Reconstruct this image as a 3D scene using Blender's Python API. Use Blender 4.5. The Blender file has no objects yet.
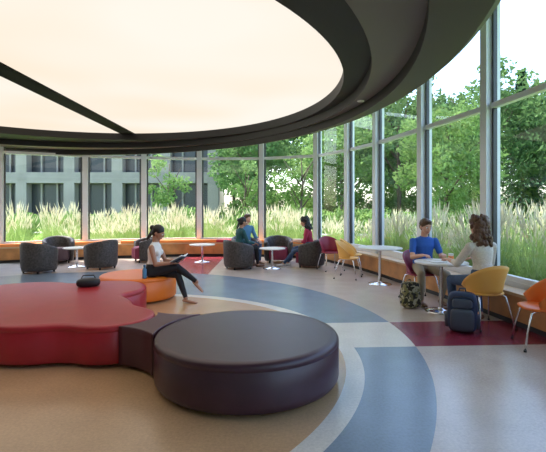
import bpy, bmesh, math, random
import numpy as np
from mathutils import Vector, Matrix
random.seed(7); np.random.seed(7)
S=bpy.context.scene
S.view_settings.view_transform='Standard'
S.view_settings.look='None'
S.view_settings.exposure=0.42

# ------------------------------------------------------------------ materials
def mat(name,col,rough=0.5,metal=0.0,noise=0.0,nscale=20,bump=0.0,bscale=80,spec=0.5,coat=0.0,emit=0.0,sheen=0.0):
    m=bpy.data.materials.new(name); m.use_nodes=True
    nt=m.node_tree; b=nt.nodes['Principled BSDF']
    b.inputs['Base Color'].default_value=(*col,1); b.inputs['Roughness'].default_value=rough
    b.inputs['Metallic'].default_value=metal
    b.inputs['Specular IOR Level'].default_value=spec
    b.inputs['Coat Weight'].default_value=coat
    b.inputs['Sheen Weight'].default_value=sheen
    if emit: 
        b.inputs['Emission Color'].default_value=(*col,1); b.inputs['Emission Strength'].default_value=emit
    tc=nt.nodes.new('ShaderNodeTexCoord')
    if noise>0:
        n=nt.nodes.new('ShaderNodeTexNoise'); n.inputs['Scale'].default_value=nscale; n.inputs['Detail'].default_value=5
        nt.links.new(tc.outputs['Object'],n.inputs['Vector'])
        r=nt.nodes.new('ShaderNodeValToRGB')
        r.color_ramp.elements[0].position=0.3; r.color_ramp.elements[1].position=0.7
        r.color_ramp.elements[0].color=(*[c*(1-noise) for c in col],1)
        r.color_ramp.elements[1].color=(*[min(1,c*(1+noise)) for c in col],1)
        nt.links.new(n.outputs['Fac'],r.inputs['Fac']); nt.links.new(r.outputs['Color'],b.inputs['Base Color'])
    if bump>0:
        n2=nt.nodes.new('ShaderNodeTexNoise'); n2.inputs['Scale'].default_value=bscale
        nt.links.new(tc.outputs['Object'],n2.inputs['Vector'])
        bp=nt.nodes.new('ShaderNodeBump'); bp.inputs['Strength'].default_value=bump; bp.inputs['Distance'].default_value=0.01
        nt.links.new(n2.outputs['Fac'],bp.inputs['Height']); nt.links.new(bp.outputs['Normal'],b.inputs['Normal'])
    return m

def leafmat(name,c1,c2,scale=0.6,trans=0.35):
    m=bpy.data.materials.new(name); m.use_nodes=True; nt=m.node_tree; nt.nodes.clear()
    o=nt.nodes.new('ShaderNodeOutputMaterial'); mx=nt.nodes.new('ShaderNodeMixShader'); mx.inputs[0].default_value=trans
    d=nt.nodes.new('ShaderNodeBsdfDiffuse'); t=nt.nodes.new('ShaderNodeBsdfTranslucent')
    tc=nt.nodes.new('ShaderNodeTexCoord'); n=nt.nodes.new('ShaderNodeTexNoise'); n.inputs['Scale'].default_value=scale; n.inputs['Detail'].default_value=6
    r=nt.nodes.new('ShaderNodeValToRGB'); r.color_ramp.elements[0].position=.35; r.color_ramp.elements[1].position=.65
    r.color_ramp.elements[0].color=(*c1,1); r.color_ramp.elements[1].color=(*c2,1)
    nt.links.new(tc.outputs['Object'],n.inputs['Vector']); nt.links.new(n.outputs['Fac'],r.inputs['Fac'])
    nt.links.new(r.outputs['Color'],d.inputs['Color']); nt.links.new(r.outputs['Color'],t.inputs['Color'])
    nt.links.new(d.outputs[0],mx.inputs[1]); nt.links.new(t.outputs[0],mx.inputs[2]); nt.links.new(mx.outputs[0],o.inputs['Surface'])
    return m

M={}
M['chrome']=mat('chrome',(0.75,0.75,0.76),0.18,1.0)
M['alu']=mat('aluminium',(0.80,0.82,0.84),0.4,0.0)
M['darkframe']=mat('dark_frame',(0.07,0.07,0.075),0.4)
M['purple']=mat('aubergine_vinyl',(0.062,0.024,0.036),0.34,noise=.12,nscale=6,bump=.12,bscale=220)
M['plum']=mat('plum_vinyl',(0.085,0.022,0.033),0.36,bump=.12,bscale=220)
M['red']=mat('red_vinyl',(0.40,0.016,0.026),0.33,noise=.08,nscale=5,bump=.12,bscale=220)
M['orange']=mat('orange_vinyl',(0.84,0.19,0.012),0.36,bump=.12,bscale=220)
M['black']=mat('black_plastic',(0.012,0.012,0.014),0.5)
M['wood']=mat('honey_wood',(0.52,0.24,0.08),0.45,noise=.25,nscale=4)
M['woodlight']=mat('maple_top',(0.62,0.42,0.24),0.4,noise=.12,nscale=4)
M['cushO']=mat('orange_cushion',(0.88,0.28,0.06),0.6)
M['cushR']=mat('red_cushion',(0.48,0.03,0.04),0.6)
M['yellow']=mat('yellow_shell',(0.88,0.46,0.10),0.4)
M['maroon']=mat('maroon_shell',(0.30,0.02,0.05),0.4)
M['orshell']=mat('orange_shell',(0.82,0.19,0.03),0.4)
M['white']=mat('white_laminate',(0.80,0.78,0.74),0.3)
M['tub']=mat('charcoal_tub_fabric',(0.055,0.045,0.042),0.55,noise=.6,nscale=25)
M['tubseat']=mat('dark_seat',(0.09,0.05,0.06),0.6)
M['tubred']=mat('maroon_seat',(0.26,0.03,0.07),0.6)
M['skinL']=mat('skin_light',(0.66,0.36,0.25),0.5)
M['skinD']=mat('skin_tan',(0.42,0.21,0.13),0.5)
M['hairblack']=mat('hair_black',(0.012,0.009,0.008),0.4,bump=.5,bscale=60)
M['hairbrown']=mat('hair_brown',(0.13,0.065,0.035),0.5,noise=.4,nscale=40,bump=.8,bscale=60)
M['hairmid']=mat('hair_midbrown',(0.09,0.045,0.02),0.5,bump=.5,bscale=60)
M['clwhite']=mat('cloth_white',(0.80,0.78,0.76),0.8,bump=.3,bscale=30)
M['clblack']=mat('cloth_black',(0.014,0.014,0.018),0.8,bump=.3,bscale=30)
M['clblue']=mat('cloth_royal_blue',(0.03,0.13,0.50),0.8,bump=.3,bscale=30)
M['clteal']=mat('cloth_teal',(0.02,0.09,0.10),0.8)
M['clsteel']=mat('cloth_steel_blue',(0.08,0.22,0.38),0.8)
M['clmaroon']=mat('cloth_crimson',(0.38,0.02,0.06),0.8)
M['cllace']=mat('cloth_cream_knit',(0.72,0.67,0.60),0.9,noise=.12,nscale=60,bump=.6,bscale=90)
M['denim']=mat('denim',(0.05,0.09,0.18),0.8,noise=.2,nscale=30)
M['khaki']=mat('khaki',(0.36,0.30,0.21),0.8)
M['shoe']=mat('shoe_brown',(0.18,0.08,0.04),0.5)
M['shoew']=mat('shoe_white',(0.6,0.6,0.6),0.5)
M['eyew']=mat('eye_white',(0.8,0.8,0.8),0.2)
M['eyed']=mat('iris_dark',(0.02,0.012,0.01),0.2)
M['lip']=mat('lip',(0.45,0.12,0.10),0.4)
M['paper']=mat('paper',(0.8,0.8,0.78),0.7)
M['navy']=mat('navy_nylon',(0.02,0.035,0.085),0.6,bump=.3,bscale=50)
M['greyny']=mat('grey_nylon',(0.06,0.07,0.10),0.6)

m=mat('patterned_nylon',(0.2,0.2,0.1),0.7); nt=m.node_tree; v=nt.nodes.new('ShaderNodeTexVoronoi'); v.inputs['Scale'].default_value=22
tc=nt.nodes.new('ShaderNodeTexCoord'); r=nt.nodes.new('ShaderNodeValToRGB'); r.color_ramp.interpolation='CONSTANT'
r.color_ramp.elements[0].color=(0.03,0.03,0.02,1); e=r.color_ramp.elements[1]; e.position=.4; e.color=(0.22,0.20,0.08,1)
e=r.color_ramp.elements.new(.7); e.color=(0.45,0.42,0.30,1)
sep=nt.nodes.new('ShaderNodeSeparateColor')
nt.links.new(tc.outputs['Object'],v.inputs['Vector']); nt.links.new(v.outputs['Color'],sep.inputs[0]); nt.links.new(sep.outputs[0],r.inputs['Fac'])
nt.links.new(r.outputs['Color'],nt.nodes['Principled BSDF'].inputs['Base Color']); M['pattern']=m

# glass (single sheet: mostly transparent, Schlick reflection)
m=bpy.data.materials.new('window_glass'); m.use_nodes=True; nt=m.node_tree; nt.nodes.clear()
o=nt.nodes.new('ShaderNodeOutputMaterial'); mx=nt.nodes.new('ShaderNodeMixShader'); t=nt.nodes.new('ShaderNodeBsdfTransparent')
t.inputs[0].default_value=(0.93,0.96,0.97,1); g=nt.nodes.new('ShaderNodeBsdfGlossy'); g.inputs['Roughness'].default_value=0.0
lw=nt.nodes.new('ShaderNodeLayerWeight'); lw.inputs['Blend'].default_value=0.5
pw=nt.nodes.new('ShaderNodeMath'); pw.operation='POWER'; pw.inputs[1].default_value=5; nt.links.new(lw.outputs['Facing'],pw.inputs[0])
ma=nt.nodes.new('ShaderNodeMath'); ma.operation='MULTIPLY_ADD'; ma.inputs[1].default_value=0.6; ma.inputs[2].default_value=0.05; nt.links.new(pw.outputs[0],ma.inputs[0])
nt.links.new(ma.outputs[0],mx.inputs[0]); nt.links.new(t.outputs[0],mx.inputs[1]); nt.links.new(g.outputs[0],mx.inputs[2]); nt.links.new(mx.outputs[0],o.inputs[0])
M['glass']=m

# ------------------------------------------------------------------ mesh builder
class MB:
    def __init__(s): s.v=[]; s.f=[]; s.m=[]; s.mats=[]; s.sm=[]
    def mi(s,k):
        if k not in s.mats: s.mats.append(k)
        return s.mats.index(k)
    def add(s,vs,fs,k,smooth=False,T=None):
        o=len(s.v); mi=s.mi(k)
        for p in vs:
            p=Vector(p)
            if T is not None: p=T@p
            s.v.append(tuple(p))
        for f in fs: s.f.append([o+i for i in f]); s.m.append(mi); s.sm.append(smooth)
    def box(s,c,size,k,rz=0,T=None):
        x,y,z=[a/2 for a in size]; R=Matrix.Rotation(rz,3,'Z')
        vs=[Vector(c)+R@Vector((a*x,b*y,d*z)) for a in(-1,1) for b in(-1,1) for d in(-1,1)]
        s.add(vs,[(0,1,3,2),(4,6,7,5),(0,4,5,1),(2,3,7,6),(0,2,6,4),(1,5,7,3)],k,False,T)
    def lathe(s,prof,c,k,n=32,T=None,smooth=True):
        vs=[];fs=[]
        for (r,z) in prof:
            for i in range(n):
                a=2*math.pi*i/n; vs.append((c[0]+r*math.cos(a),c[1]+r*math.sin(a),c[2]+z))
        for j in range(len(prof)-1):
            for i in range(n):
                fs.append((j*n+i,j*n+(i+1)%n,(j+1)*n+(i+1)%n,(j+1)*n+i))
        s.add(vs,fs,k,smooth,T)
        s.add([vs[i] for i in range(n)],[tuple(reversed(range(n)))],k,False,T)
        L=(len(prof)-1)*n
        s.add([vs[L+i] for i in range(n)],[tuple(range(n))],k,False,T)
    def path(s,pts,r,k,n=8,T=None):
        pts=[Vector(p) for p in pts]; vs=[];fs=[]
        rr=r if isinstance(r,(list,tuple)) else [r]*len(pts)
        for i,p in enumerate(pts):
            d=(pts[min(i+1,len(pts)-1)]-pts[max(i-1,0)]).normalized()
            q=d.to_track_quat('Z','Y')
            for j in range(n):
                a=2*math.pi*j/n; vs.append(p+q@Vector((rr[i]*math.cos(a),rr[i]*math.sin(a),0)))
        for i in range(len(pts)-1):
            for j in range(n): fs.append((i*n+j,i*n+(j+1)%n,(i+1)*n+(j+1)%n,(i+1)*n+j))
        fs.append(tuple(reversed(range(n)))); fs.append(tuple((len(pts)-1)*n+j for j in range(n)))
        s.add(vs,fs,k,True,T)
    def sq(s,c,rad,k,e=0.5,n=24,m_=12,T=None,rz=0):
        def sp(x,p): return math.copysign(abs(x)**p,x)
        R=Matrix.Rotation(rz,3,'Z'); vs=[];fs=[]
        for j in range(m_+1):
            v=-math.pi/2+math.pi*j/m_
            for i in range(n):
                u=2*math.pi*i/n
                p=Vector((rad[0]*sp(math.cos(v),e)*sp(math.cos(u),e),rad[1]*sp(math.cos(v),e)*sp(math.sin(u),e),rad[2]*sp(math.sin(v),e)))
                vs.append(Vector(c)+R@p)
        for j in range(m_):
            for i in range(n): fs.append((j*n+i,j*n+(i+1)%n,(j+1)*n+(i+1)%n,(j+1)*n+i))
        s.add(vs,fs,k,True,T)
    def obj(s,name,loc=(0,0,0),rz=0,parent=None,bevel=0):
        me=bpy.data.meshes.new(name); me.from_pydata(s.v,[],s.f)
        for k in s.mats: me.materials.append(M[k] if isinstance(k,str) else k)
        me.polygons.foreach_set('material_index',s.m); me.polygons.foreach_set('use_smooth',s.sm)
        me.update()
        ob=bpy.data.objects.new(name,me); S.collection.objects.link(ob); ob.location=loc; ob.rotation_euler=(0,0,rz)
        if parent: ob.parent=parent
        return ob

# ------------------------------------------------------------------ plan curve of the glass
G=[(-9.5,11.2),(-7.7,12.0),(-5.7,12.9),(-4.07,13.4),(-2.37,13.7),(-.35,13.6),(1.35,12.9),(2.08,11.6),(2.55,10.3),(2.99,8.4),(3.37,6.6),(3.62,4.7),(3.75,2.8),(3.8,.9),(3.8,-1),(3.8,-3)]
def catmull(P,n=10):
    out=[]; Q=[Vector(p) for p in P]
    Q=[Q[0]*2-Q[1]]+Q+[Q[-1]*2-Q[-2]]
    for i in range(1,len(Q)-2):
        p0,p1,p2,p3=Q[i-1],Q[i],Q[i+1],Q[i+2]
        for j in range(n):
            t=j/n; out.append(0.5*((2*p1)+(p2-p0)*t+(2*p0-5*p1+4*p2-p3)*t*t+(3*p1-p0-3*p2+p3)*t**3))
    out.append(Q[-2]); return out
C=catmull(G)
def offs(pts,d):
    o=[]
    for i,p in enumerate(pts):
        t=(pts[min(i+1,len(pts)-1)]-pts[max(i-1,0)]).normalized()
        o.append(p+Vector((t.y,-t.x))*d)
    return o

outer=offs(C,-0.1)
poly=[(p.x,p.y,0) for p in outer]+[(-9.6,-3,0)]
def slab(name,z0,z1,pl,mt):
    n=len(pl); vs=[(p[0],p[1],z0) for p in pl]+[(p[0],p[1],z1) for p in pl]
    fs=[tuple(range(n)),tuple(reversed(range(n,2*n)))]+[(i,(i+1)%n,n+(i+1)%n,n+i) for i in range(n)]
    mb=MB(); mb.add(vs,fs,mt); ob=mb.obj(name)
    bm=bmesh.new(); bm.from_mesh(ob.data); bmesh.ops.recalc_face_normals(bm,faces=bm.faces); bm.to_mesh(ob.data); bm.free(); return ob

# floor material
m=bpy.data.materials.new('terrazzo_floor_inlay'); m.use_nodes=True; nt=m.node_tree; B=nt.nodes['Principled BSDF']
tc=nt.nodes.new('ShaderNodeTexCoord'); sx=nt.nodes.new('ShaderNodeSeparateXYZ'); nt.links.new(tc.outputs['Object'],sx.inputs[0])
def mth(op,a,b=None):
    n=nt.nodes.new('ShaderNodeMath'); n.operation=op
    for i,x in enumerate((a,b)):
        if x is None: continue
        if isinstance(x,(int,float)): n.inputs[i].default_value=x
        else: nt.links.new(x,n.inputs[i])
    return n.outputs[0]
X=sx.outputs[0]; Y=sx.outputs[1]
def dist(cx,cy):
    a=mth('SUBTRACT',X,cx); b=mth('SUBTRACT',Y,cy)
    return mth('SQRT',mth('ADD',mth('MULTIPLY',a,a),mth('MULTIPLY',b,b)))
def band(v,lo,hi): return mth('MULTIPLY',mth('GREATER_THAN',v,lo),mth('LESS_THAN',v,hi))
def mixc(f,a,b):
    n=nt.nodes.new('ShaderNodeMix'); n.data_type='RGBA'; nt.links.new(f,n.inputs['Factor'])
    for x,s in ((a,'A'),(b,'B')):
        sk=[i for i in n.inputs if i.name==s and i.type=='RGBA'][0]
        if isinstance(x,tuple): sk.default_value=(*x,1)
        else: nt.links.new(x,sk)
    return [o for o in n.outputs if o.type=='RGBA'][0]
dO=dist(-3.5,5.1); dI=dist(-2.2,4.5)
beige=(0.56,0.475,0.42); tan=(0.57,0.35,0.19); blue=(0.19,0.25,0.325); cream=(0.72,0.66,0.59); mar=(0.23,0.025,0.05); blue2=(0.36,0.42,0.48)
col=mixc(band(dO,5.9,20),beige,(0.54,0.46,0.415))
rt=mth('SUBTRACT',Y,mth('MULTIPLY',mth('SUBTRACT',X,1.5),0.05))
wed=band(rt,4.72,5.72)
wed2=mth('MULTIPLY',wed,mth('GREATER_THAN',X,0))
col=mixc(mth('MULTIPLY',wed2,mth('GREATER_THAN',dO,5.1)),col,mar)
w3=mth('MULTIPLY',band(X,-2.9,-1.5),mth('GREATER_THAN',Y,9))
w4=mth('MULTIPLY',band(mth('ADD',X,mth('MULTIPLY',Y,0.5)),-20,-0.2),mth('GREATER_THAN',Y,9))
col=mixc(w4,col,blue2)
col=mixc(w3,col,(0.33,0.05,0.07))
col=mixc(band(dO,-1,5.1),col,blue)
col=mixc(mth('MULTIPLY',wed2,band(dO,-1,5.1)),col,cream)
col=mixc(band(dI,-1,3.1),col,cream)
col=mixc(band(dI,-1,2.93),col,tan)
n1=nt.nodes.new('ShaderNodeTexNoise'); n1.inputs['Scale'].default_value=45; n1.inputs['Detail'].default_value=8; n1.inputs['Roughness'].default_value=.7
n2=nt.nodes.new('ShaderNodeTexNoise'); n2.inputs['Scale'].default_value=2.2; n2.inputs['Detail'].default_value=6
for n in(n1,n2): nt.links.new(tc.outputs['Object'],n.inputs['Vector'])
sp=mth('ADD',mth('MULTIPLY',n1.outputs['Fac'],0.75),mth('MULTIPLY',n2.outputs['Fac'],0.40)); sp=mth('ADD',sp,0.425)
vm=nt.nodes.new('ShaderNodeVectorMath'); vm.operation='SCALE'; nt.links.new(col,vm.inputs[0]); nt.links.new(sp,vm.inputs['Scale'])
nt.links.new(vm.outputs[0],B.inputs['Base Color']); B.inputs['Roughness'].default_value=0.24; B.inputs['Specular IOR Level'].default_value=0.65
M['floor']=m
slab('floor',-0.12,0.0,[p[:2] for p in poly],'floor')
M['ceil']=mat('ceiling_paint',(0.7,0.69,0.67),0.8)
slab('ceiling',5.0,5.3,[(p.x,p.y) for p in offs(C,-0.5)]+[(-10,-3.4)],'ceil')
M['wallp']=mat('wall_paint',(0.80,0.78,0.75),0.8,noise=.03)
mb=MB(); mb.box((-9.6,4.1,2.5),(0.15,14.4,5.0),'wallp'); mb.obj('wall_left')
mb=MB(); mb.box((-2.9,-3.1,2.5),(13.5,0.15,5.0),'wallp'); mb.obj('wall_back')

# windows
for i in range(len(G)-1):
    p=Vector(G[i]); q=Vector(G[i+1]); d=(q-p); L=d.length; a=math.atan2(d.y,d.x); c=(p+q)/2; mb=MB(); u=d.normalized()
    a0=p+u*.03; a1=q-u*.03
    mb.add([(a0.x,a0.y,.52),(a1.x,a1.y,.52),(a1.x,a1.y,4.98),(a0.x,a0.y,4.98)],[(0,1,2,3)],'glass')
    for z,h,w in((0.53,0.07,.09),(3.1,0.08,.10),(4.95,0.1,.09)):
        mb.box((c.x,c.y,z),(L-0.05,w,h),'alu' if z<4 else 'darkframe',a)
    mb.box((c.x,c.y,0.25),(L,0.10,0.5),'alu',a)
    for e in(p+u*0.11,q-u*0.11): mb.box((e.x,e.y,2.75),(0.04,0.06,4.5),'darkframe',a)
    mb.obj('window_%d'%(i+1))
mb=MB()
for i in range(1,len(G)-1):
    p=Vector(G[i]); d=(Vector(G[i+1])-Vector(G[i-1])); a=math.atan2(d.y,d.x)
    mb.box((p.x,p.y,2.5),(0.15,0.24,5.0),'alu',a)
mb.obj('trim_1')

# perimeter bench
def ribbon(mb,pts,d0,d1,z0,z1,k):
    A=offs(pts,d0); Bq=offs(pts,d1); n=len(pts); vs=[]
    for i in range(n):
        vs+=[(A[i].x,A[i].y,z0),(A[i].x,A[i].y,z1),(Bq[i].x,Bq[i].y,z1),(Bq[i].x,Bq[i].y,z0)]
    fs=[]
    for i in range(n-1):
        o=4*i
        for j in range(4): fs.append((o+j,o+(j+1)%4,o+4+(j+1)%4,o+4+j))
    fs+=[(0,1,2,3),(4*(n-1)+3,4*(n-1)+2,4*(n-1)+1,4*(n-1))]
    mb.add(vs,fs,k)
def fixn(ob):
    bm=bmesh.new(); bm.from_mesh(ob.data); bmesh.ops.recalc_face_normals(bm,faces=bm.faces); bm.to_mesh(ob.data); bm.free()
mb=MB()
ribbon(mb,C,0.13,0.34,0.0,0.08,'black'); ribbon(mb,C,0.13,0.38,0.08,0.40,'wood'); ribbon(mb,C,0.13,0.41,0.40,0.44,'woodlight')
ob=mb.obj('window_bench'); fixn(ob)
mb=MB()
for a_,b_,k_ in((10,24,'cushO'),(26,33,'cushO'),(33,43,'cushO'),(43,48,'cushR'),(48,58,'cushO')):
    ribbon(mb,C[a_:b_+1],0.15,0.42,0.445,0.52,k_)
ob=mb.obj('bench_cushion'); fixn(ob)

# ------------------------------------------------------------------ ceiling ring
M['soffit']=mat('soffit_brown_grey',(0.082,0.060,0.052),0.5)
M['soffit2']=mat('soffit_olive_grey',(0.17,0.14,0.12),0.5)
M['soffitb']=mat('soffit_black',(0.012,0.010,0.010),0.6)
M['soffitk']=mat('divider_black',(0.004,0.0035,0.0035),0.8,spec=.2)
def circ(cx,cy,R,z,n=160): return [(cx+R*math.cos(2*math.pi*i/n),cy+R*math.sin(2*math.pi*i/n),z) for i in range(n)]
C0=(-5.85,5.0,7.8);C1=(-5.4,5.6,7.0);C3=(-4.5,6.4,5.78);C4=(-3.85,6.9,4.93)
C0b=(-5.80,5.05,7.7)
def inter(a,b,t): return tuple(a[i]*(1-t)+b[i]*t for i in range(3))
loops=[(circ(*C0,5.0),'soffit'),(circ(*C0,3.14),'soffit'),(circ(*C0b,3.1),'soffit'),(circ(*C1,3.1),'soffitb'),(circ(*C1,3.25),'soffit2'),(circ(*inter(C1,C3,.9),3.25),'soffitb'),(circ(*inter(C1,C3,.9),3.4),'soffitb'),(circ(*C3,3.4),'soffitb'),(circ(*C4,3.42),'soffitb'),(circ(*C4,3.62),None)]
mb=MB(); n=160
def cl(l): return [(max(p[0],-9.5),p[1],p[2]) for p in l]
for i in range(len(loops)-1):
    a=cl(loops[i][0]); b=cl(loops[i+1][0])
    mb.add(a+b,[(j,(j+1)%n,n+(j+1)%n,n+j) for j in range(n)],loops[i][1],True)
ob=mb.obj('ceiling_soffit_ring'); 
ms=ob.modifiers.new('es','EDGE_SPLIT'); ms.split_angle=math.radians(25)
m=bpy.data.materials.new('backlit_stretch_panel'); m.use_nodes=True; nt=m.node_tree; nt.nodes.clear()
o=nt.nodes.new('ShaderNodeOutputMaterial'); em=nt.nodes.new('ShaderNodeEmission'); em.inputs['Strength'].default_value=0.76
tc=nt.nodes.new('ShaderNodeTexCoord'); nz=nt.nodes.new('ShaderNodeTexNoise'); nz.inputs['Scale'].default_value=0.35; nz.inputs['Detail'].default_value=1
rp=nt.nodes.new('ShaderNodeValToRGB'); rp.color_ramp.elements[0].position=.3; rp.color_ramp.elements[1].position=.65
rp.color_ramp.elements[0].color=(1.0,.85,.68,1); rp.color_ramp.elements[1].color=(1.0,.94,.84,1)
nt.links.new(tc.outputs['Object'],nz.inputs['Vector']); nt.links.new(nz.outputs['Fac'],rp.inputs['Fac']); nt.links.new(rp.outputs['Color'],em.inputs['Color']); nt.links.new(em.outputs[0],o.inputs[0])
M['lum']=m
mb=MB(); cc=circ(*C4,3.60); mb.add(cc,[tuple(reversed(range(n)))],'lum')
mb.obj('luminous_ceiling_panel')
mb=MB(); hl=math.sqrt(C4[2]**2-0.4**2); mb.box((-4.03,C4[1],3.585),(0.38,2*hl,0.02),'soffitk'); mb.obj('ceiling_divider')
mb=MB(); mb.lathe([(0.0,-0.012),(0.05,-0.012),(0.05,0)],(1.28,6.2,3.1),'white',16); mb.obj('recessed_downlight')

# ------------------------------------------------------------------ ottomans
def pad(mb,outl,h,k,z0=0.035,ic=1.0):
    P=[Vector(p) for p in outl]; n=len(P)
    ar=sum(P[i].x*P[(i+1)%n].y-P[(i+1)%n].x*P[i].y for i in range(n))
    if ar<0: P.reverse()
    N=[]
    for i in range(n):
        t=(P[(i+1)%n]-P[i-1]).normalized(); N.append(Vector((t.y,-t.x)))
    prof=[(0.02,z0),(0.004,z0+.02),(0,z0+.05),(0,h-.075),(0.006,h-.068),(0.006,h-.062),(0,h-.055),(0.002,h-.03),(0.012,h-.012),(0.03,h-.002),(0.07,h)]
    vs=[];fs=[]
    for ins,z in prof:
        for i in range(n): q=P[i]-N[i]*ins*ic; vs.append((q.x,q.y,z))
    for j in range(len(prof)-1):
        for i in range(n): fs.append((j*n+i,j*n+(i+1)%n,(j+1)*n+(i+1)%n,(j+1)*n+i))
    mb.add(vs,fs,k,True)
    L=(len(prof)-1)*n; mb.add(vs[L:],[tuple(range(n))],k,False); mb.add(vs[:n],[tuple(reversed(range(n)))],k,False)
def feet(mb,pts):
    for x,y in pts: mb.lathe([(0.02,0),(0.02,0.045)],(x,y,0),'black',10)
H0=0.41
pc=(-.235,3.9);pr=.83
def circle2(c,r,n=96): return [(c[0]+r*math.cos(2*math.pi*i/n),c[1]+r*math.sin(2*math.pi*i/n)) for i in range(n)]
mb=MB(); pad(mb,circle2(pc,pr),H0,'purple'); feet(mb,[(pc[0]+.68*math.cos(a),pc[1]+.68*math.sin(a)) for a in (0.3,1.4,2.4,3.6,4.4,5.5)]); mb.obj('round_ottoman')
nk=((-1.70,4.49),.44)
lob=[((-2.45,4.85),.80),((-2.42,6.02),.60),((-3.45,5.75),.75),nk]
def sdf(x,y,k=.22):
    d=None
    for (c,r) in lob:
        e=math.hypot(x-c[0],y-c[1])-r
        if d is None: d=e
        else:
            h=max(k-abs(d-e),0)/k; d=min(d,e)-h*h*k*.25
    return d
cen=(-2.6,5.3); out=[]
for i in range(200):
    a=2*math.pi*i/200; t=0
    while sdf(cen[0]+t*math.cos(a),cen[1]+t*math.sin(a))<0: t+=.004
    out.append((cen[0]+t*math.cos(a),cen[1]+t*math.sin(a)))
mb=MB(); pad(mb,out,H0,'red'); feet(mb,[(-2.9,4.3),(-2.0,4.4),(-3.9,5.5),(-3.7,6.2),(-2.3,6.45),(-2.0,5.0)]); mb.obj('clover_ottoman')
mb=MB(); oc=(-2.3,7.27); pad(mb,circle2(oc,.63),H0,'orange'); feet(mb,[(oc[0]+.5*math.cos(a),oc[1]+.5*math.sin(a)) for a in (0.3,1.9,3.5,5.1)]); mb.obj('round_ottoman')
def connector(c1,r1,c2,r2,k,a1,name):
    v1=Vector(c1);v2=Vector(c2);u=(v2-v1).normalized();w=Vector((-u.y,u.x)); g=0.014
    pts=[]
    for i in range(11):
        a=-a1+2*a1*i/10; pts.append(v1+(u*math.cos(a)+w*math.sin(a))*(r1+g))
    a2=math.asin(min(.9,r1*math.sin(a1)*1.35/r2))
    e1=pts[-1]; s2=v2+(-u*math.cos(a2)+w*math.sin(a2))*(r2+g)
    mid=(v1+u*r1+v2-u*r2)/2
    half=w*(r1*math.sin(a1)*0.90)
    for i in range(1,10):
        t=i/10; pts.append((1-t)**2*e1+2*t*(1-t)*(mid+half)+t*t*s2)
    for i in range(11):
        a=a2-2*a2*i/10; pts.append(v2+(-u*math.cos(a)+w*math.sin(a))*(r2+g))
    e3=pts[-1]; s4=pts[0]
    for i in range(1,10):
        t=i/10; pts.append((1-t)**2*e3+2*t*(1-t)*(mid-half)+t*t*s4)
    mb=MB(); pad(mb,[(p.x,p.y) for p in pts],H0-.004,k,ic=.12); feet(mb,[(mid.x,mid.y)]); return mb.obj(name)
connector(nk[0],nk[1]+.01,pc,pr,'plum',.70,'ottoman_connector')

# ------------------------------------------------------------------ chairs
def cafe_chair(loc,rz,k):
    mb=MB(); n=28; vs=[]; rows=7
    for j in range(rows+1):
        v=j/rows
        for i in range(n+1):
            u=-1+2*i/n; a=u*math.radians(112)
            hh=0.44+ (0.38*max(0.0,math.cos(a*0.72))**0.8)*v
            R=0.205+0.065*v-0.01*math.sin(v*math.pi)
            vs.append((R*1.05*math.sin(a),-R*math.cos(a)-0.02*v*math.cos(a),hh))
    nr=n+1
    def shell(sc,flip):
        o=[(x*sc,y*sc,z) for (x,y,z) in vs]; f=[]
        for j in range(rows):
            for i in range(n):
                q=(j*nr+i,j*nr+i+1,(j+1)*nr+i+1,(j+1)*nr+i); f.append(q if flip else tuple(reversed(q)))
        return o,f
    o1,f1=shell(1.0,True); o2,f2=shell(0.93,False)
    N=len(o1); fs=f1+[tuple(N+x for x in q) for q in f2]
    for i in range(n): fs.append((rows*nr+i,rows*nr+i+1,N+rows*nr+i+1,N+rows*nr+i)); fs.append((i+1,i,N+i,N+i+1))
    for j in range(rows): fs.append((j*nr,(j+1)*nr,N+(j+1)*nr,N+j*nr)); fs.append((j*nr+n,N+j*nr+n,N+(j+1)*nr+n,(j+1)*nr+n))
    mb.add(o1+o2,fs,k,True)
    pts=[]
    for i in range(40):
        a=2*math.pi*i/40; c,s_=math.cos(a),math.sin(a)
        pts.append((0.225*math.copysign(abs(c)**.8,c),0.215*math.copysign(abs(s_)**.8,s_)+0.01))
    vs2=[(p[0]*.94,p[1]*.94,0.425) for p in pts]+[(p[0],p[1],0.435) for p in pts]+[(p[0],p[1],0.448) for p in pts]+[(p[0]*.9,p[1]*.9,0.455) for p in pts]
    f=[]
    for j in range(3):
        for i in range(40): f.append((j*40+i,j*40+(i+1)%40,(j+1)*40+(i+1)%40,(j+1)*40+i))
    f.append(tuple(range(120,160))); f.append(tuple(reversed(range(40))))
    mb.add(vs2,f,k,True)
    for sx_ in(-1,1):
        mb.path([(sx_*.25,.23,.012),(sx_*.225,.20,.2),(sx_*.19,.15,.40),(sx_*.15,.10,.42),(sx_*.15,-.10,.42),(sx_*.19,-.15,.40),(sx_*.225,-.21,.2),(sx_*.25,-.25,.012)],.011,'chrome',8)
        for yy in(.23,-.25): mb.lathe([(.016,0),(.016,.02)],(sx_*.25,yy,0),'black',8)
    mb.path([(-.15,0.08,.415),(.15,0.08,.415)],.010,'chrome'); mb.path([(-.15,-.08,.415),(.15,-.08,.415)],.010,'chrome')
    return mb.obj('cafe_chair',(loc[0],loc[1],0),rz)
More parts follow.
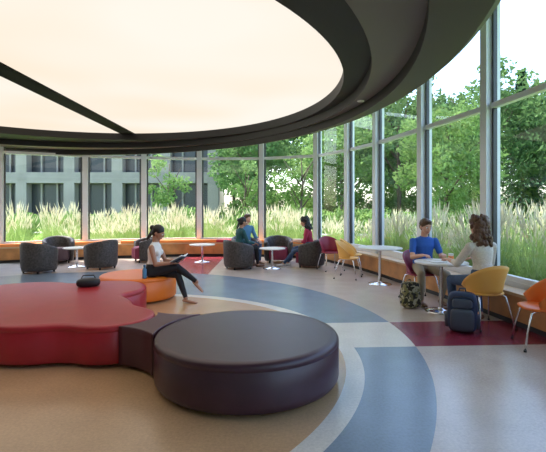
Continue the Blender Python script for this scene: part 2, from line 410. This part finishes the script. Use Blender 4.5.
def tub_chair(loc,rz,k='tub',seat='tubseat'):
    mb=MB(); n=30; A=math.radians(125); vs=[]
    for i in range(n+1):
        u=-1+2*i/n; a=u*A; h=0.74-0.16*abs(u)**1.6
        d=Vector((math.sin(a),-math.cos(a)))
        ring=[(0.37,.06),(0.395,.14),(0.41,h-.05),(0.40,h-.015),(0.37,h),(0.33,h-.005),(0.305,h-.04),(0.29,.35),(0.29,.06)]
        for r_,z in ring: vs.append((d.x*r_,d.y*r_,z))
    m_=9; fs=[]
    for i in range(n):
        for j in range(m_): fs.append((i*m_+j,i*m_+(j+1)%m_,(i+1)*m_+(j+1)%m_,(i+1)*m_+j))
    fs.append(tuple(range(m_))); fs.append(tuple(reversed(range(n*m_,n*m_+m_))))
    mb.add(vs,fs,k,True)
    mb.lathe([(.28,.10),(.30,.14),(.30,.38),(.285,.415),(.24,.43)],(0,0.03,0),seat,36)
    mb.box((0,.20,.25),(.44,.24,.26),seat)
    for x,y in((-.24,.2),(.24,.2),(-.22,-.24),(.22,-.24)): mb.lathe([(.022,0),(.028,.07)],(x,y,0),'black',10)
    ob=mb.obj('tub_armchair',(loc[0],loc[1],0),rz); fixn(ob); return ob
def table(loc,R=.4,h=.74,name='round_table'):
    mb=MB(); mb.lathe([(R-.02,h-.03),(R,h-.024),(R,h-.006),(R-.008,h)],(0,0,0),'white',48)
    mb.lathe([(.035,.02),(.03,.06),(.028,h-.06),(.09,h-.045),(.09,h-.03)],(0,0,0),'chrome',20)
    mb.lathe([(.23,0),(.235,.008),(.20,.018),(.05,.035),(.035,.06)],(0,0,0),'chrome',36)
    return mb.obj(name,(loc[0],loc[1],0))
def R_(d): return math.radians(d)
table((2.50,6.32),.38); table((2.15,8.55),.44); 
cafe_chair((2.46,7.10),R_(192),'maroon'); cafe_chair((2.76,5.55),R_(12),'yellow')
cafe_chair((2.98,4.72),R_(75),'orshell')
cafe_chair((1.65,9.3),R_(-115),'yellow'); cafe_chair((1.42,10.45),R_(-160),'maroon'); cafe_chair((1.85,9.95),R_(-100),'yellow')
tub_chair((-5.55,10.1),R_(-20)); tub_chair((-4.35,10.75),R_(60)); tub_chair((-5.95,11.8),R_(-150)); tub_chair((-3.65,12.1),R_(120),'tub','tubred')
tub_chair((-.85,10.75),R_(-60)); tub_chair((.15,11.9),R_(180),'tub','tubred'); tub_chair((.95,11.05),R_(75),'tub','tubred'); tub_chair((-.75,11.85),R_(-140),'tub','tubseat')
table((-5.1,11.05),.33,.5); table((-2.0,12.0),.36,.5); table((-.02,10.7),.33,.52)

# ------------------------------------------------------------------ people
bmi=bmesh.new(); bmesh.ops.create_icosphere(bmi,subdivisions=3,radius=1); ICO=np.array([v.co[:] for v in bmi.verts]); bmi.free()
bmi=bmesh.new(); bmesh.ops.create_icosphere(bmi,subdivisions=2,radius=1); ICOs=np.array([v.co[:] for v in bmi.verts]); bmi.free()
def V(*a): return Vector(a)
def ik(a,c,l1,l2,pole):
    d=c-a; L=min(d.length,l1+l2-.004); u=d.normalized(); x=(l1*l1-l2*l2+L*L)/(2*L); h=math.sqrt(max(l1*l1-x*x,0))
    p=(pole-u*pole.dot(u)).normalized(); return a+u*x+p*h, a+u*L
I3=Matrix.Identity(3)
class Body:
    def __init__(s): s.p=[]
    def add(s,k,*items,small=False):
        it=[]
        for c,r,*R in items:
            if not hasattr(r,'__len__'): r=(r,r,r)
            it.append((np.array(c[:]),np.array(r,float),np.array(R[0] if R else I3)))
        s.p.append((k,it,small))
    def build(s,name,voxel,parent):
        bm=bmesh.new()
        for k,it,small in s.p:
            base=ICOs if small else ICO
            pts=np.vstack([ (base*r)@R.T+c for c,r,R in it])
            vs=[bm.verts.new(p) for p in pts]
            res=bmesh.ops.convex_hull(bm,input=vs)
            junk=[e for e in res['geom_interior'] if isinstance(e,bmesh.types.BMVert)]
            bmesh.ops.delete(bm,geom=junk,context='VERTS')
        me=bpy.data.meshes.new(name); bm.to_mesh(me); bm.free()
        ob=bpy.data.objects.new(name,me); S.collection.objects.link(ob)
        rm=ob.modifiers.new('r','REMESH'); rm.mode='VOXEL'; rm.voxel_size=voxel
        sm=ob.modifiers.new('s','SMOOTH'); sm.factor=.5; sm.iterations=3
        dg=bpy.context.evaluated_depsgraph_get(); m2=bpy.data.meshes.new_from_object(ob.evaluated_get(dg))
        ob.modifiers.clear(); ob.data=m2; bpy.data.meshes.remove(me); m2.name=name
        n=len(m2.polygons); c=np.empty(n*3); m2.polygons.foreach_get('center',c); c=c.reshape(-1,3)
        best=np.full(n,1e9); idx=np.zeros(n,int); keys=[]
        for k,it,small in s.p:
            if k not in keys: keys.append(k)
            ki=keys.index(k)
            ts=[0] if len(it)==1 else np.linspace(0,1,7)
            for t in ts:
                if len(it)==1: cc,rr,R=it[0]
                else: cc=it[0][0]*(1-t)+it[1][0]*t; rr=it[0][1]*(1-t)+it[1][1]*t; R=it[0][2]
                q=(c-cc)@R; l=np.linalg.norm(q/rr,axis=1)+1e-6; d=np.linalg.norm(q,axis=1)*(1-1/l)
                w=d<best; best[w]=d[w]; idx[w]=ki
        m2.materials.clear()
        for k in keys: m2.materials.append(M[k])
        m2.polygons.foreach_set('material_index',idx.astype(np.int32)); m2.polygons.foreach_set('use_smooth',np.ones(n,bool)); m2.update()
        ob.parent=parent; return ob
def hand(b,w,d,n,side,k,curl=.6):
    d=d.normalized(); n=(n-d*n.dot(d)).normalized(); side_=d.cross(n); 
    if side_.dot(side)<0: side_=-side_
    R=Matrix((side_,d,n)).transposed()
    b.add(k,(w,(.026,.026,.020),R),(w+d*.06,(.038,.026,.014),R),small=True)
    for i,(o,L) in enumerate(((.030,.036),(.010,.042),(-.010,.039),(-.029,.030))):
        p=w+d*.078+side_*o; sp=side_*o*.9
        d1=(d*math.cos(curl*.5)+n*math.sin(curl*.5)+sp).normalized(); d2=(d*math.cos(curl*1.3)+n*math.sin(curl*1.3)).normalized(); 
        q=p+d1*L; r=q+d2*L*.9
        b.add(k,(p,.0095),(q,.0088),small=True); b.add(k,(q,.0088),(r,.0075),small=True)
    t0=w+d*.022+side_*.026; t1=t0+(side_*.75+d*.65+n*.2).normalized()*.035; t2=t1+(side_*.25+d*.95+n*.25).normalized()*.03
    b.add(k,(t0,.013),(t1,.011),small=True); b.add(k,(t1,.011),(t2,.009),small=True)
HS=1.07
def person(name,loc,rz,seat,handR,handL,footR,footL,skin,hair,top,bottom,shoe,hairstyle='short',sleeve=.5,lean=0,hy=0,hp=0,sc=1.0,fem=False,palm=(0,0,-1),voxel=.006,kneeR=(0.1,.3,1),kneeL=(-.1,.3,1),side=0):
    E=bpy.data.objects.new(name,None); S.collection.objects.link(E); E.location=(loc[0],loc[1],0); E.rotation_euler=(0,0,rz); E.empty_display_size=.1
    b=Body(); RL=(Matrix.Rotation(side,3,'Y')@Matrix.Rotation(-lean,3,'X')); s=RL@V(0,0,1); P=V(0,0,seat+.095)
    sw=.155 if fem else .178
    hipw=.175 if fem else .165
    b.add(bottom,(P,(hipw,.125,.10)),(P+s*.10,(hipw-.025,.11,.07)))
    wst=(.118,.092,.07) if fem else (.145,.108,.08)
    b.add(top,(P+s*.07,(wst[0]+.02,.115,.06),RL),(P+s*.20,wst,RL))
    b.add(top,(P+s*.20,wst,RL),(P+s*.35,((.145 if fem else .165),.112,.10),RL))
    b.add(top,(P+s*.35,((.145 if fem else .165),.112,.10),RL),(P+s*.445,(sw-.02,.075,.045),RL))
    b.add(top,(P+s*.445,(sw-.04,.070,.04),RL),(P+s*.485,(.062,.06,.03),RL))
    if fem:
        for sx_ in(-1,1): b.add(top,(P+s*.33+RL@V(sx_*.065,.07,0),(.055,.055,.058),RL))
    nb=P+s*.48; hc=P+s*.655+RL@V(0,.035,0); Rh=RL@Matrix.Rotation(lean,3,'X')@Matrix.Rotation(hy,3,'Z')@Matrix.Rotation(-hp,3,'X')
    b.add(skin,(nb-s*.01,.056),(hc+Rh@V(0,-.02,-.07),.050))
    def H(k,c,r,c2=None,r2=None,small=False):
        a=(hc+Rh@(V(*c)*HS),tuple(q*HS for q in r),Rh)
        if c2 is None: b.add(k,a,small=small)
        else: b.add(k,a,(hc+Rh@(V(*c2)*HS),tuple(q*HS for q in r2),Rh),small=small)
    H(skin,(0,-.01,.02),(.074,.092,.092)); H(skin,(0,.03,-.015),(.062,.058,.06),(0,.045,-.082),(.032,.03,.022))
    H(skin,(0,.090,.008),(.009,.008,.008),(0,.104,-.028),(.014,.014,.010),small=True)
    for sx_ in(-1,1): H(skin,(sx_*.076,-.008,-.012),(.009,.018,.030),small=True); H(skin,(sx_*.028,.084,.022),(.017,.007,.006),small=True)
    H(hair,(0,-.022,.040),(.085,.098,.088)); 
    rnd=random.Random(5)
    if hairstyle=='short':
        H(hair,(0,-.045,-.005),(.076,.066,.07)); H(hair,(0,.035,.088),(.06,.05,.03))
    elif hairstyle=='curly':
        for i in range(150):
            a=rnd.uniform(0,2*math.pi); z=rnd.uniform(-.21,.12); rr=.098 if z>-.1 else .108
            if z>.03: rr=.100*math.sqrt(max(.1,1-((z-.02)/.13)**2))
            y=math.sin(a)*rr-.03; 
            if y>.02 and z<.06: continue
            q=rnd.uniform(.014,.024); H(hair,(math.cos(a)*rr,y,z),(q,q,q*1.7),small=True)
        H(hair,(0,-.05,0),(.095,.075,.09),(0,-.06,-.13),(.1,.06,.07))
    elif hairstyle=='bun':
        H(hair,(0,-.05,-.01),(.078,.06,.07)); H(hair,(0,-.125,.03),(.042,.042,.042)); H(hair,(0,-.10,-.02),(.04,.03,.05),(0,-.12,-.16),(.03,.02,.03))
    for sg,ht in((1,handR),(-1,handL)):
        sh=P+s*.415+RL@V(sg*sw,0,0); tgt=V(*ht)
        el,wr=ik(sh,tgt,.285,.25,V(sg*.45,-.5,-.9))
        b.add(skin,(sh,.046),(el,.036)); b.add(skin,(el,.038),(wr,.025))
        if sleeve>0:
            t=min(sleeve,1); b.add(top,(sh,.055),(sh.lerp(el,t),.056-.010*t))
            if sleeve>1: b.add(top,(el,.046),(el.lerp(wr,sleeve-1),.038))
        else: b.add(top,(sh-RL@V(sg*.035,0,0),.050),small=True)
        dd=(wr-el).normalized(); dd=(dd+V(0,.2,-.1)).normalized()
        hand(b,wr+dd*.012,dd,V(*palm),V(-sg,0,.2),skin,.7)
    for sg,ft,kp in((1,footR,kneeR),(-1,footL,kneeL)):
        hj=P+V(sg*.085,.01,-.01); kn,an=ik(hj,V(*ft[:3]),.43,.42,V(*kp))
        b.add(bottom,(hj,.088),(kn,.060)); 
        b.add(bottom,(kn,.056),(kn.lerp(an,.35),.056)); b.add(bottom,(kn.lerp(an,.35),.056),(an.lerp(kn,.08),.038))
        b.add(skin,(an.lerp(kn,.1),.034),(an,.034),small=True)
        fp=ft[3] if len(ft)>3 else 0; fy=ft[4] if len(ft)>4 else 0
        fd=Matrix.Rotation(fy,3,'Z')@(Matrix.Rotation(fp,3,'X')@V(0,1,0)); up=Matrix.Rotation(fy,3,'Z')@(Matrix.Rotation(fp,3,'X')@V(0,0,1))
        rt_=fd.cross(up); Rf=Matrix((rt_,fd,up)).transposed()
        b.add(shoe,(an-fd*.025-up*.035,(.033,.036,.030),Rf),(an+fd*.10-up*.042,(.042,.045,.024),Rf))
        b.add(shoe,(an+fd*.10-up*.042,(.042,.045,.024),Rf),(an+fd*.165-up*.048,(.034,.034,.018),Rf))
    ob=b.build('body',voxel,E)
    mb=MB(); T=Matrix.Translation(hc)@Rh.to_4x4()@Matrix.Scale(HS,4)
    for sx_ in(-1,1):
        mb.sq((sx_*.028,.079,.008),(.013,.012,.009),'eyew',1,12,8,T); mb.sq((sx_*.028,.0885,.008),(.006,.004,.006),'eyed',1,10,6,T)
        mb.sq((sx_*.029,.089,.027),(.017,.005,.0035),hair,1,10,6,T)
    mb.sq((0,.088,-.056),(.022,.008,.007),'lip',1,12,8,T)
    mb.obj('face_features',parent=E)
    E.scale=(sc,sc,sc); return E

w=person('woman_reading',(-1.98,7.0),R_(-97),H0-.005,(.10,.36,.66),(-.10,.38,.68),(-.06,.74,.33,-.75),(.07,.60,.075,-.1),'skinD','hairblack','clwhite','clblack','skinD','bun',sleeve=0,lean=.10,hy=0,hp=.45,fem=True,palm=(0,.4,1),sc=.98)
mb=MB(); T=Matrix.Translation((0,.46,.70))@Matrix.Rotation(R_(28),4,'X')
mb.box((-.085,0,0),(.16,.22,.012),'paper',T=T@Matrix.Rotation(R_(10),4,'Y')); mb.box((.085,0,0),(.16,.22,.012),'paper',T=T@Matrix.Rotation(R_(-10),4,'Y')); mb.box((0,0,-.014),(.33,.235,.004),'navy',T=T)
mb.obj('open_book',(-1.98,7.0,0),R_(-97))
person('man_in_blue_shirt',(2.49,7.08),R_(182),.455,(.17,.44,.775),(-.16,.40,.775),(.16,.36,.075),(-.17,.30,.075),'skinL','hairmid','clblue','khaki','shoe','short',sleeve=.62,lean=.16,hy=.15,hp=.25,sc=1.03)
person('woman_in_cream_top',(2.76,5.57),R_(12),.455,(.20,.42,.76),(-.18,.44,.76),(.15,.25,.075),(-.12,.42,.075),'skinL','hairbrown','cllace','denim','shoe','curly',sleeve=1.35,lean=.10,hy=.1,hp=.1,fem=True,sc=1.07)
person('student_in_teal_hoodie',(-.88,10.8),R_(-60),.425,(.12,.40,.62),(-.14,.40,.62),(.12,.50,.075),(-.12,.46,.075),'skinD','hairblack','clteal','clblack','shoe','bun',sleeve=1.8,lean=.15,hp=.2,fem=True,voxel=.009)
person('student_in_blue_shirt',(-.77,11.83),R_(-140),.425,(.15,.38,.60),(-.14,.40,.62),(.12,.50,.075),(-.12,.46,.075),'skinL','hairmid','clsteel','denim','shoe','short',sleeve=1.6,lean=.1,hp=.1,voxel=.009,sc=1.05)
person('student_in_crimson_shirt',(.98,11.05),R_(80),.425,(.10,.40,.66),(-.14,.38,.66),(.12,.62,.075),(-.08,.70,.075),'skinL','hairblack','clmaroon','denim','shoew','curly',sleeve=1.2,lean=.2,hp=.3,fem=True,voxel=.009)

# ------------------------------------------------------------------ bags & small things
def backpack(loc,rz,k,k2,s=1.0,tilt=0):
    mb=MB(); T=Matrix.Rotation(tilt,4,'X')
    mb.sq((0,0,.235),(.165,.10,.235),k,.45,32,16,T); mb.sq((0,-.10,.16),(.13,.055,.13),k2,.45,28,12,T)
    mb.sq((0,-.095,.345),(.11,.035,.055),k2,.5,24,10,T)
    for sx_ in(-1,1):
        mb.path([(sx_*.06,.08,.44),(sx_*.075,.15,.40),(sx_*.09,.17,.26),(sx_*.11,.14,.12),(sx_*.12,.08,.05)],[.016,.02,.02,.014,.01],k2,8,T)
        mb.sq((sx_*.165,0,.13),(.03,.06,.09),k2,.6,16,8,T)
    mb.path([(-.04,.05,.455),(-.03,.05,.50),(.03,.05,.50),(.04,.05,.455)],.010,k2,8,T)
    mb.path([(-.15,-.06,.33),(-.09,-.115,.42),(0,-.12,.435),(.09,-.115,.42),(.15,-.06,.33)],.006,'black',6,T)
    ob=mb.obj('backpack',(loc[0],loc[1],0),rz); ob.scale=(s,s,s); return ob
backpack((2.12,6.55),R_(15),'pattern','pattern',.85); backpack((2.36,5.30),R_(-25),'navy','greyny',1.05)
mb=MB(); mb.sq((0,0,.06),(.16,.10,.06),'black',.6,24,12); mb.path([(-.10,0,.10),(-.07,0,.16),(.07,0,.16),(.10,0,.10)],.008,'black'); mb.obj('handbag',(-2.65,6.1,H0),R_(20))
mb=MB(); mb.lathe([(.03,0),(.038,.10),(.04,.105),(.036,.11)],(0,0,0),'white',20); mb.lathe([(.0395,.03),(.0405,.075)],(0,0,0),'cushO',20); mb.obj('paper_cup',(2.68,6.40,.74))
mb=MB(); mb.box((0,0,.006),(.21,.28,.012),'paper'); mb.box((.1,.05,.016),(.15,.2,.008),'paper',.4); mb.obj('notebook',(2.40,6.30,.74),.2)
def bottle(loc):
    mb=MB(); mb.lathe([(.0,0),(.032,0),(.034,.02),(.034,.14),(.014,.17),(.014,.19),(.018,.19),(.018,.215)],(0,0,0),'clsteel',16); mb.obj('water_bottle',loc)
bottle((-2.05,6.78,H0)) 

# ------------------------------------------------------------------ outside
M['lawn']=leafmat('lawn',(0.12,0.24,0.04),(0.22,0.38,0.09),.5,0)
M['path']=mat('paving',(0.50,0.48,0.45),0.8,noise=.1,nscale=2)
mb=MB(); mb.add([(-80,-20,-.14),(90,-20,-.14),(90,140,-.14),(-80,140,-.14)],[(0,1,2,3)],'lawn'); mb.obj('lawn_ground')
mb=MB(); mb.box((10,25,-.12),(90,2.0,.03),'path',-.12); mb.obj('garden_path')
M['blade']=leafmat('grass_blade',(0.26,0.38,0.11),(0.46,0.55,0.22),1.2,.4)
M['plume']=leafmat('grass_plume',(0.68,0.62,0.44),(0.84,0.79,0.62),2,.4)
outpts=[]
rg=random.Random(3)
for i in range(6,118):
    t=(C[min(i+1,len(C)-1)]-C[i-1]).normalized(); nrm=Vector((-t.y,t.x))
    for dd in (1.0,1.9,3.0):
        if rg.random()<.55: outpts.append((C[i]+nrm*(dd+rg.uniform(-.2,.4))+t*rg.uniform(-.2,.2),rg.uniform(.62,1.12)))
vs=[];fs=[];mi=[]
for (p,sc_) in outpts:
    for bl in range(85):
        a=rg.uniform(0,2*math.pi); sp_=rg.uniform(.05,.6); h=rg.uniform(.8,1.35)*sc_; w_=rg.uniform(.009,.016)
        ox=rg.gauss(0,.10);oy=rg.gauss(0,.10); o=len(vs)
        c_,s_=math.cos(a),math.sin(a); wa=rg.uniform(0,math.pi); wx,wy=math.cos(wa)*w_,math.sin(wa)*w_
        for t in(0,.4,.75,1):
            r_=sp_*t**1.8; z=h*(t-.22*t**3*sp_*1.5); ww=1-t*.85
            x=p.x+ox+c_*r_; y=p.y+oy+s_*r_
            vs.append((x-wx*ww,y-wy*ww,z-.13)); vs.append((x+wx*ww,y+wy*ww,z-.13))
        for j in range(3): fs.append((o+2*j,o+2*j+1,o+2*j+3,o+2*j+2)); mi.append(0)
    for pl in range(34):
        a=rg.uniform(0,2*math.pi); sp_=rg.uniform(.05,.5); h=rg.uniform(1.25,1.75)*sc_; o=len(vs)
        c_,s_=math.cos(a),math.sin(a); x0=p.x+rg.gauss(0,.08);y0=p.y+rg.gauss(0,.08)
        x1=x0+c_*sp_;y1=y0+s_*sp_; zb=h*.82-.13; zt=h-.13; xb=x0+c_*sp_*.7; yb=y0+s_*sp_*.7
        vs+= [(x0-.003,y0,-.13),(x0+.003,y0,-.13),(xb+.003,yb,zb),(xb-.003,yb,zb)]; fs.append((o,o+1,o+2,o+3)); mi.append(0)
        o=len(vs); wv=rg.uniform(.012,.020); xm=(xb+x1)/2; ym=(yb+y1)/2; zm=zb+(zt-zb)*.4
        vs+=[(xb,yb,zb),(xm-wv,ym,zm),(x1,y1,zt),(xm+wv,ym,zm),(xm,ym-wv,zm),(xm,ym+wv,zm)]
        fs.append((o,o+1,o+2,o+3)); fs.append((o,o+4,o+2,o+5)); mi+=[1,1]
me=bpy.data.meshes.new('ornamental_grass'); me.from_pydata(vs,[],fs); me.materials.append(M['blade']); me.materials.append(M['plume']); me.polygons.foreach_set('material_index',mi); me.update()
ob=bpy.data.objects.new('ornamental_grass',me); S.collection.objects.link(ob)

M['bark']=mat('bark',(0.10,0.07,0.05),.9,noise=.3)
def tree_mesh(name,h,cr,lc,seed,nclu=34,nl=170,leaf=.16,shrub=False):
    r=random.Random(seed)
    mb=MB(); z0=h*.24 if not shrub else .1
    if not shrub:
        mb.path([(0,0,-.15),(.05,0,h*.25),(-.05,.08,h*.55),(0,0,h*.85)],[.02*h,.016*h,.01*h,.004*h],'bark',10)
        for i in range(7):
            a=i*2.4; mb.path([(0,0,h*(.25+.06*i)),(math.cos(a)*cr*.35,math.sin(a)*cr*.35,h*(.38+.06*i)),(math.cos(a)*cr*.7,math.sin(a)*cr*.7,h*(.5+.06*i))],[.009*h,.006*h,.002*h],'bark',6)
    v2=[];f2=[]
    for c in range(nclu):
        while True:
            x,y,z=[r.uniform(-1,1) for _ in range(3)]
            q=x*x+y*y+z*z
            if .12<q<1: break
        cx,cy,cz=x*cr,y*cr,z0+(h-z0)*.5*(1+z*.95); R=cr*r.uniform(.25,.42)
        for l in range(nl):
            g=[r.gauss(0,1) for _ in range(3)]; L=math.sqrt(sum(k*k for k in g)); rr=R*r.uniform(.55,1.05)
            px,py,pz=cx+g[0]/L*rr,cy+g[1]/L*rr,cz+g[2]/L*rr*.75
            a=Vector([r.gauss(0,1) for _ in range(3)]).normalized(); b_=a.orthogonal().normalized(); s_=leaf*r.uniform(.6,1.3)
            o=len(v2); p=Vector((px,py,max(pz,.02)))
            v2+=[tuple(p-a*s_),tuple(p+b_*s_*.55),tuple(p+a*s_),tuple(p-b_*s_*.55)]; f2.append((o,o+1,o+2,o+3))
    mb.add(v2,f2,lc); ob=mb.obj(name); me=ob.data; bpy.data.objects.remove(ob); return me
def conifer_mesh(h,seed):
    r=random.Random(seed); mb=MB(); mb.path([(0,0,-.15),(0,0,h*.95)],[.2,.03],'bark',8); v2=[];f2=[]
    for i in range(9000):
        t=r.random()**.8; z=h*(.06+.94*t); R=(1-t)*h*.27*(.8+.2*math.sin(z*5))+.15; a=r.uniform(0,6.28); rr=R*r.uniform(.35,1)
        p=Vector((math.cos(a)*rr,math.sin(a)*rr,z-rr*.25)); d=Vector((math.cos(a),math.sin(a),-.35+r.gauss(0,.3))).normalized(); b_=Vector((-d.y,d.x,r.gauss(0,.3))).normalized(); s_=.22
        o=len(v2); v2+=[tuple(p-d*s_),tuple(p+b_*s_*.35),tuple(p+d*s_),tuple(p-b_*s_*.35)]; f2.append((o,o+1,o+2,o+3))
    mb.add(v2,f2,'conif'); ob=mb.obj('spruce'); me=ob.data; bpy.data.objects.remove(ob); return me
M['leafA']=leafmat('leaf_bright',(0.12,0.22,0.06),(0.24,0.35,0.13),.5); M['leafB']=leafmat('leaf_mid',(0.07,0.15,0.055),(0.16,0.26,0.10),.5); M['conif']=leafmat('spruce_needles',(0.04,0.10,0.05),(0.10,0.18,0.10),.8,.1)
M['leafC']=leafmat('shrub_leaf',(0.12,0.22,0.06),(0.28,0.40,0.14),.9)
tA=tree_mesh('leafy_tree_a',10,3.6,'leafA',1,48,190); tB=tree_mesh('leafy_tree_b',12,4.2,'leafB',2,56,190,.18); tS=tree_mesh('sapling_m',5,1.3,'leafA',4,18,80,.09); tR=tree_mesh('shrub_m',1.5,1.1,'leafC',5,16,130,.07,True)
cm=conifer_mesh(13,3)
def put(name,me,x,y,s=1,rz=0,sz=None):
    ob=bpy.data.objects.new(name,me); S.collection.objects.link(ob); ob.location=(x,y,-.14); ob.rotation_euler=(0,0,rz); ob.scale=(s,s,sz or s)
for i,(x,y,s,k) in enumerate([(4.5,28,.85,'A'),(9.5,32,1,'B'),(9.0,22,.7,'A'),(14.8,29.5,.95,'B'),(25,41,1.1,'B'),(17.5,21.5,.65,'A'),(26,28.5,.75,'B'),(-1.2,31,.75,'B'),(4.5,39,1.1,'B'),(15,49,1.2,'B'),(34,46,1,'B'),(12.0,41,1.0,'A'),(-4,44,1.1,'B'),(20.5,28,.7,'B')]):
    put('leafy_tree',tA if k=='A' else tB,x,y,s,i*1.3)
for i,(x,y,s) in enumerate([(20.5,35,1.0),(28,34.5,.85),(20,45,1.05),(34,38,1.0)]): put('spruce_tree',cm,x,y,s,i)
for i,(x,y,s) in enumerate([(-5.6,23,.95),(-1.4,22,.85),(1.4,21.3,1.0)]): put('young_tree',tS,x,y,s,i*2)
for i in range(22):
    put('shrub',tR,-16+i*1.7,19.4+rg.uniform(-.5,.6)-max(0,i-13)*.2,rg.uniform(.8,1.2),i)
for i in range(16):
    put('shrub',tR,-2+i*2.6,34+rg.uniform(-1,1)+abs(i-8)*.3,rg.uniform(1.7,2.5),i*1.7)
# building across the lawn
M['conc']=mat('concrete',(0.26,0.24,0.22),.85,noise=.1,nscale=1)
M['dglass']=mat('dark_glazing',(0.03,0.035,0.04),.3)
mb=MB(); bx0,bx1,by=-45.0,-5.0,36
mb.box(((bx0+bx1)/2,by+4,5),(bx1-bx0,7.4,10.2),'dglass')
for z,h in((0.2,.9),(4.0,.9),(7.8,.9),(10.3,.9)): mb.box(((bx0+bx1)/2,by+3.7,z),(bx1-bx0+.4,8.6,h),'conc')
x=bx0
while x<=bx1+.1:
    mb.box((x,by-.2,5),(.9,.8,10.4),'conc')
    if x<bx1-1: mb.box((x+1.33,by+.2,5),(.14,.2,10),'conc'); mb.box((x+2.67,by+.2,5),(.14,.2,10),'conc')
    x+=4.0
mb.obj('campus_building')

# ------------------------------------------------------------------ light, world, camera
W=bpy.data.worlds.new('sky'); S.world=W; W.use_nodes=True; nt=W.node_tree; bg=nt.nodes['Background']
sk=nt.nodes.new('ShaderNodeTexSky'); sk.sky_type='NISHITA'; sk.sun_disc=False; sk.sun_elevation=R_(58); sk.sun_rotation=R_(-60); sk.dust_density=2.5
nt.links.new(sk.outputs[0],bg.inputs[0]); bg.inputs[1].default_value=0.70
L=bpy.data.lights.new('sun','SUN'); L.energy=8; L.angle=.009; L.color=(1,.95,.86); lo=bpy.data.objects.new('sun',L); S.collection.objects.link(lo)
sd=Vector((-.75,.38,1.5)).normalized(); lo.rotation_euler=sd.to_track_quat('Z','Y').to_euler()
cam=bpy.data.cameras.new('camera'); co=bpy.data.objects.new('camera',cam); S.collection.objects.link(co)
co.location=(0,0,1.55); co.rotation_euler=(math.pi/2,0,0); cam.sensor_width=36; cam.clip_end=500
cam.lens=425/546*36; cam.shift_y=-19/546
S.camera=co
